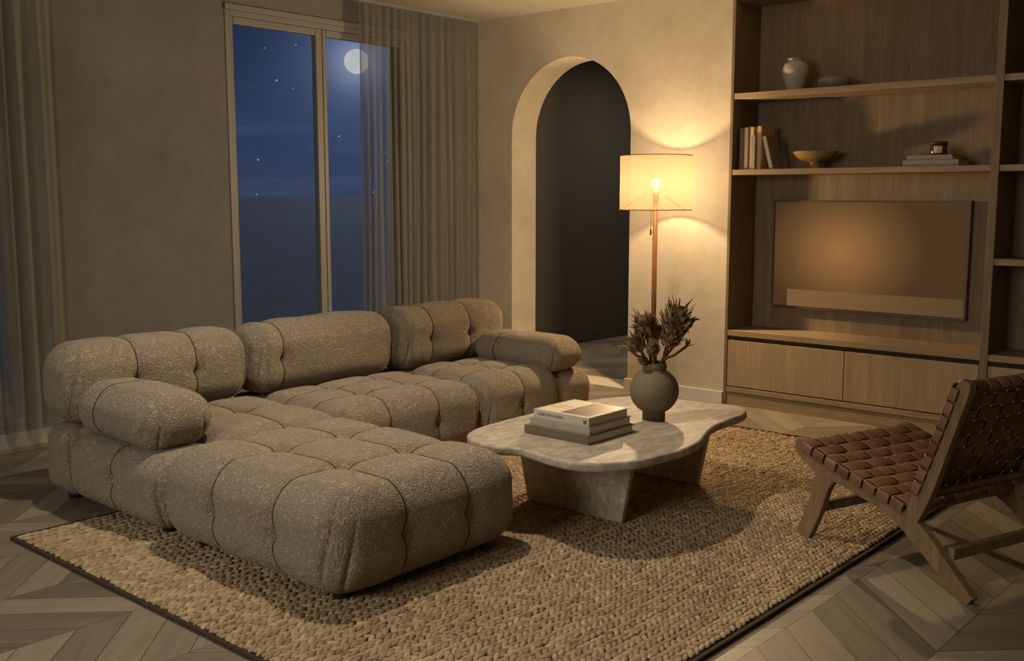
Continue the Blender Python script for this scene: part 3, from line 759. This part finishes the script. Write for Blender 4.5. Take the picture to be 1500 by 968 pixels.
def flower(px, py, depth, size, tilt, label, kind='head', root_off=(0, 0)):
    # position: picture offsets from the vase axis measured at the vase's distance, then kept as world points
    sc = (VX * Fv.x + VY * Fv.y) / 1520 * 1.008
    hp = Vector((VX, VY, 0)) + Rv * ((px - 959) * sc) + Fv * depth + UP * (VZ + .0 + (617 - py) * sc + depth * .14)
    b0 = Vector((VX, VY, 0)) + Rv * (root_off[0] - .012 * root_off[1]) + Fv * (depth * .15) 
    b0.z = VZ + .05; neck = Vector((VX, VY, 0)) + Rv * max(-.034, min(.034, (px - 959) * sc * .35)) + Fv * max(-.03, min(.03, depth * .5)); neck.z = top - .005
    rt = empty('dried_flower', tuple(b0)); tag(rt, label, 'dried flower', 'dried flowers in the round vase')
    up_dir = (Rv * tilt + UP + Fv * (depth * 1.5)).normalized()
    if kind in ('head', 'spray'): hb = hp - up_dir * size * .55
    else: hb = hp
    mid = neck.lerp(hb, .55) + Rv * random.uniform(-.006, .006)
    path = catmull([b0 - b0, neck - b0, mid - b0, hb - b0 + up_dir * size * .1], 6)
    n_ = len(path); v, f = tube(path, [.0042 + .003 * i / n_ for i in range(n_)], 7)
    fromvf('stem', v, f, M['stem'], rt, True)
    V = []; F = []; MI = []
    if kind == 'head':
        a1 = up_dir.cross(Fv).normalized(); a2 = up_dir.cross(a1)
        nb_ = int(64)
        for i in range(nb_):
            t = i / nb_; g = i * 2.39996; rad = a1 * math.cos(g) + a2 * math.sin(g)
            bs = hb - b0 + up_dir * size * (.0 + .62 * t) + rad * size * .27 * (math.sin(PI * (.18 + .62 * t)))
            spread = .95 - .55 * t + random.uniform(-.15, .2)
            bract(V, F, MI, bs, up_dir + rad * spread, size * random.uniform(.2, .33), size * random.uniform(.045, .08), random.uniform(-.1, .3), rad.cross(up_dir), 1 if random.random() < .45 else 0)
        for i in range(14):
            g = random.uniform(0, 6.28); rad = a1 * math.cos(g) + a2 * math.sin(g)
            bs = hb - b0 + up_dir * size * random.uniform(.45, .7) + rad * size * random.uniform(.08, .25)
            bract(V, F, MI, bs, up_dir + rad * random.uniform(.2, .8), size * random.uniform(.32, .5), size * .026, .1, rad.cross(up_dir), 1)
        # core
        v, f = tube([hb - b0, hb - b0 + up_dir * size * .3, hb - b0 + up_dir * size * .62, hb - b0 + up_dir * size * .8], [size * .12, size * .26, size * .2, size * .04], 12); b = len(V); V += v; F += [tuple(i + b for i in q) for q in f]; MI += [1] * len(f)
        nm = 'flower_head'
    elif kind == 'spray':
        a1 = up_dir.cross(Fv).normalized(); a2 = up_dir.cross(a1)
        for i in range(13):
            g = i * 2.4; rad = a1 * math.cos(g) + a2 * math.sin(g)
            bract(V, F, MI, hb - b0 + up_dir * size * random.uniform(0, .25), up_dir + rad * random.uniform(.3, 1.0), size * random.uniform(.5, .95), size * .055, .25, rad.cross(up_dir), i % 2)
        nm = 'seed_spray'
    else:
        dirv = (Rv * tilt + UP * .12).normalized()
        for i in range(12):
            t = i / 12; sd = 1 if i % 2 else -1
            bract(V, F, MI, hb - b0 + dirv * size * (t * .7 - .35), dirv + UP * .35 * sd, size * .42 * (1 - .4 * t), size * .075, .1, Fv, 0)
        bract(V, F, MI, hb - b0 - dirv * size * .4, dirv, size * .95, size * .12, 0, UP, 0)
        nm = 'dried_leaf'
    o = fromvf(nm, V, F, [M['bract'], M['bract_dark']], rt, False); me = o.data; me.polygons.foreach_set('material_index', MI)
    return rt
flower(944, 474, .02, .135, -.22, 'large dark dried flower head upper left in the round vase')
flower(992, 462, 0, .17, .32, 'tallest dried protea head leaning right in the round vase')
flower(982, 484, -.05, .12, .28, 'dried flower head low in front of the tallest one')
flower(929, 496, -.03, .10, -.5, 'small bristly dried flower head on the left side of the bouquet')
flower(953, 503, -.06, .078, -.1, 'broad dried flower head in the middle front of the bouquet')
flower(966, 488, .05, .08, .05, 'dried flower head at the centre back of the bouquet')
flower(938, 522, -.05, .05, -.35, 'small dried head just above the rim on the left')
flower(1009, 501, -.01, .055, .7, 'thin arching dried stem with a fingered tip on the right', 'spray')
flower(918, 508, -.03, .085, -1.0, 'dried leaf pointing left out of the bouquet', 'leaf')
flower(1016, 470, .01, .045, .95, 'tiny feathery dried sprig at the far right of the bouquet', 'leaf')

# ------------------------------------------------------------------ recessed ceiling spot over the sofa (its light is set at the top)
rsf = empty('ceiling_spotlight', SPOT); tag(rsf, 'small round recessed ceiling spotlight above the sofa and rug', 'ceiling light')
lathe('trim_ring', [(.040, .006), (.044, -.002), (.056, -.002), (.058, .011)], M['frame'], rsf, seg=40)
lathe('reflector', [(.041, .006), (.030, .0095), (0, .0095)], M['ceramic'], rsf, seg=40)
# ------------------------------------------------------------------ floor lamp
LX, LY = LAMP[:2]
lp = empty('floor_lamp', (LX, LY, 0)); tag(lp, 'lit floor lamp with linen drum shade and slim wooden pole beside the arch', 'lamp')
lathe('base', [(.14, 0), (.14, .014), (.135, .018), (.02, .022), (0, .022)], M['metal'], lp)
v, f = tube([(0, 0, .02), (0, 0, 1.30)], .0165, 16); fromvf('pole', v, f, M['poll'], lp)
lathe('socket', [(.016, 1.30), (.018, 1.31), (.018, 1.375), (0, 1.375)], M['metal'], lp, seg=24)
m = bpy.data.materials.new('lit_bulb'); m.use_nodes = True; T = NT(m.node_tree)
e_ = T.add('ShaderNodeEmission'); e_.inputs[0].default_value = lin((255, 220, 150)); e_.inputs[1].default_value = 1.6; tr = T.add('ShaderNodeBsdfTransparent'); ad = T.add('ShaderNodeAddShader'); T.l(e_.outputs[0], ad.inputs[0]); T.l(tr.outputs[0], ad.inputs[1]); o = T.add('ShaderNodeOutputMaterial'); T.l(ad.outputs[0], o.inputs[0])
lathe('bulb', [(.012, 1.375)] + [(.031 * math.sin(t), 1.43 - .031 * math.cos(t)) for t in [.45 + i * .27 for i in range(10)]] + [(0, 1.461)], m, lp, seg=24)
SR, SZ0, SZ1 = .229, 1.262, 1.605
V = []; F = []; sg_ = 72
for z in (SZ0, SZ1):
    for k in range(sg_): a_ = 2 * PI * k / sg_; V.append((SR * math.cos(a_), SR * math.sin(a_), z))
for k in range(sg_): F.append((k, (k + 1) % sg_, sg_ + (k + 1) % sg_, sg_ + k))
sh = fromvf('lamp_shade', V, F, M['shade'], lp)
rim = plain('shade_rim', (120, 92, 58), .7)
for z in (SZ0, SZ1):
    v, f = tube([(SR * math.cos(2 * PI * k / 72), SR * math.sin(2 * PI * k / 72), z) for k in range(73)], .0028, 6, False); fromvf('rim', v, f, rim, sh)
cv = []; cf = []
for k in range(3):
    a_ = 2 * PI * k / 3 + .4; v, f = tube([(0, 0, 1.372), (.08 * math.cos(a_), .08 * math.sin(a_), 1.35), (SR * math.cos(a_), SR * math.sin(a_), SZ0 + .004)], .002, 6); b = len(cv); cv += v; cf += [tuple(i + b for i in q) for q in f]
fromvf('shade_spider', cv, cf, M['metal'], lp)
pcx, pcy = -.028 * Rv.x, -.028 * Rv.y
v, f = tube([(pcx, pcy, 1.33), (pcx, pcy, 1.14)], .0014, 6); ch = fromvf('pull_chain', v, f, M['metal'], lp)
v, f = tube([(pcx, pcy, 1.14), (pcx, pcy, 1.135), (pcx, pcy, 1.105), (pcx, pcy, 1.10)], [.003, .005, .006, .003], 10); fromvf('pull_knob', v, f, M['metal'], ch)

# ------------------------------------------------------------------ woven leather chair
A = Vector((3.485, 1.031)); u2_ = Vector((.32199473, .94674146)); n2_ = Vector((u2_.y, -u2_.x)); CW = .62
chair = empty('lounge_chair', (A.x, A.y, 0)); tag(chair, 'low wooden lounge chair with woven brown leather seat and back', 'chair')
def cp(a, z, w_): q = u2_ * a + n2_ * w_; return Vector((q.x, q.y, z))
def member(name, pts, w0, wd, parent=chair, n=8, bev=.006):
    """pts = [(a, z, halfwidth)]; a smooth curved bar in the side plane, w0..w0+wd across"""
    P = catmull([(a, z, h) for a, z, h in pts], n); L = []; Rr = []
    for i, p_ in enumerate(P):
        t = (P[min(i + 1, len(P) - 1)] - P[max(i - 1, 0)]); t.z = 0; t.normalize(); nn = Vector((-t.y, t.x, 0))
        L.append((p_.x + nn.x * p_.z, p_.y + nn.y * p_.z)); Rr.append((p_.x - nn.x * p_.z, p_.y - nn.y * p_.z))
    poly = L + Rr[::-1]; m_ = len(poly); V = [cp(a, z, w0) for a, z in poly] + [cp(a, z, w0 + wd) for a, z in poly]; F = []
    k = len(L)
    for i in range(k - 1):
        a, b, c_, d_ = i, i + 1, m_ - 2 - i, m_ - 1 - i
        F.append((a, b, c_, d_)); F.append((m_ + d_, m_ + c_, m_ + b, m_ + a))
    for i in range(m_): j = (i + 1) % m_; F.append((i, i + m_, j + m_, j))
    me = bpy.data.meshes.new(name); me.from_pydata([tuple(v) for v in V], [], F)
    bm = bmesh.new(); bm.from_mesh(me); bmesh.ops.recalc_face_normals(bm, faces=bm.faces); bm.to_mesh(me); bm.free()
    o = link(name, me, M['chairwood'], parent); bevel(o, bev, 3); return o
T_ = .034
for w0 in (0, CW - T_):
    rail = [(.822, .382, .014), (.79, .372, .034), (.70, .322, .035), (.60, .298, .026), (.48, .270, .024), (.38, .248, .026), (.29, .212, .034), (.215, .162, .036), (.12, .085, .030), (.022, .0, .028)]
    member('side_rail_and_rear_leg', rail, w0, T_)
    member('front_leg', [(.655, .300, .045), (.685, .25, .040), (.712, .16, .036), (.745, .08, .034), (.778, .0165, .034)], w0 + .002, T_ - .004)
    member('back_upright', [(.262, .235, .030), (.215, .35, .034), (.165, .50, .034), (.112, .645, .029), (.085, .72, .026), (.078, .745, .016)], w0 + .001, T_ - .002)
def bar(name, p0, p1, hw, hz):
    d_ = (p1 - p0); L = d_.length; bm = bmesh.new(); bxm(bm, 0, L, -hw, hw, -hz, hz); o = frombm(name, bm, M['chairwood'], chair); bevel(o, .005)
    o.rotation_euler = d_.to_track_quat('X', 'Z').to_euler(); o.location = p0; return o
bar('stretcher', cp(.70, .152, T_), cp(.70, .152, CW - T_), .013, .019)
bar('stretcher', cp(.12, .137, T_), cp(.12, .137, CW - T_), .013, .021)
bar('seat_rail', cp(.785, .375, T_ * .5), cp(.785, .375, CW - T_ * .5), .018, .016)
bar('seat_rail', cp(.285, .250, T_ * .5), cp(.285, .250, CW - T_ * .5), .013, .013)
bar('back_rail', cp(.098, .715, T_ * .5), cp(.098, .715, CW - T_ * .5), .012, .014)
bar('back_rail', cp(.235, .318, T_ * .5), cp(.235, .318, CW - T_ * .5), .012, .012)
def weave(name, a0, z0, a1, z1, na, nw, sag, lift, wrapw, wrapl):
    """surface from (a0,z0) to (a1,z1) in the side plane, across the full width; na straps run across, nw straps run along"""
    V = []; F = []; TI = []
    p0 = Vector((a0, z0)); p1 = Vector((a1, z1)); dv = p1 - p0; L = dv.length; dv.normalize(); nv = Vector((-dv.y, dv.x))
    if nv.y < 0 and abs(nv.y) > .3: nv = -nv
    if lift < 0: nv = -nv; 
    def pt(s, w_, off):     # s along 0..L, w across 0..CW
        sg2 = sag * 4 * (s / L) * (1 - s / L) * (.4 + .6 * math.sin(PI * w_ / CW))
        q = p0 + dv * s + nv * (abs(lift) + off - sg2); return cp(q.x, q.y, w_)
    pa = L / na; pw_ = CW / nw; amp = .0042; th_ = .0016
    def ribbon(fnc, ts, half, tint):
        b = len(V)
        for t in ts:
            for e, o_ in ((-half, 0), (-half * .8, th_), (half * .8, th_), (half, 0), (half * .8, -th_), (-half * .8, -th_)): V.append(fnc(t, e, o_))
        n_ = len(ts)
        for i in range(n_ - 1):
            for k in range(6): k2 = (k + 1) % 6; F.append((b + i * 6 + k, b + i * 6 + k2, b + i * 6 + 6 + k2, b + i * 6 + 6 + k)); TI.append(tint)
    for i in range(na):       # across
        sc_ = (i + .5) * pa; ts = np.linspace(0, 1, nw * 8 + 1)
        def f1(t, e, o_):
            w_ = t * CW; off = amp * math.cos(PI * (w_ / pw_ - .5) + PI * i) ; off = amp * max(-1, min(1, 1.6 * math.sin(PI * (w_ / pw_) + PI * i)))
            if w_ < .02 or w_ > CW - .02: off = max(off, .001)
            return pt(sc_ + e, w_, off + o_)
        ribbon(f1, ts, pa * .45, random.random())
        for sd, wE in ((-1, 0), (1, CW)):      # the strap wraps round the side rail
            def f2(t, e, o_):
                an = t * PI * .95; off = -wrapw * (1 - math.cos(an)) / 2 ; ww = wE + sd * (.004 + .006 * math.sin(an))
                if an > PI / 2: ww = wE + sd * (.010 - .003 * (t - .5))
                return pt(sc_ + e, ww + sd * o_, off + .001)
            ribbon(f2, np.linspace(0, 1, 9), pa * .45, random.random())
    for j in range(nw):       # along
        wc = (j + .5) * pw_
        if wc < .03 or wc > CW - .03: pass
        ts = np.linspace(0, 1, na * 8 + 1)
        def f3(t, e, o_):
            s = t * L; off = -amp * max(-1, min(1, 1.6 * math.sin(PI * (s / pa) + PI * j)))
            off = amp * max(-1, min(1, 1.6 * math.sin(PI * (s / pa) + PI * (j + 1))))
            return pt(s, min(max(wc + e, .002), CW - .002), off + o_)
        ribbon(f3, ts, pw_ * .45, random.random())
        for sd, sE in ((-1, 0), (1, L)):      # and round the front and rear bars
            def f4(t, e, o_):
                an = t * PI; return pt(sE + sd * (.0 + .016 * math.sin(an) + o_), min(max(wc + e, .002), CW - .002), -wrapl * (1 - math.cos(an)) / 2)
            ribbon(f4, np.linspace(0, 1, 9), pw_ * .45, random.random())
    o = fromvf(name, V, F, M['leather'], chair, True); a = o.data.attributes.new('tint', 'FLOAT', 'FACE'); a.data.foreach_set('value', TI)
    return o
weave('woven_seat', .785, .394, .285, .268, 8, 10, .010, .006, .036, .042)
weave('woven_back', .262, .325, .118, .725, 8, 10, .010, .006, .034, .052)
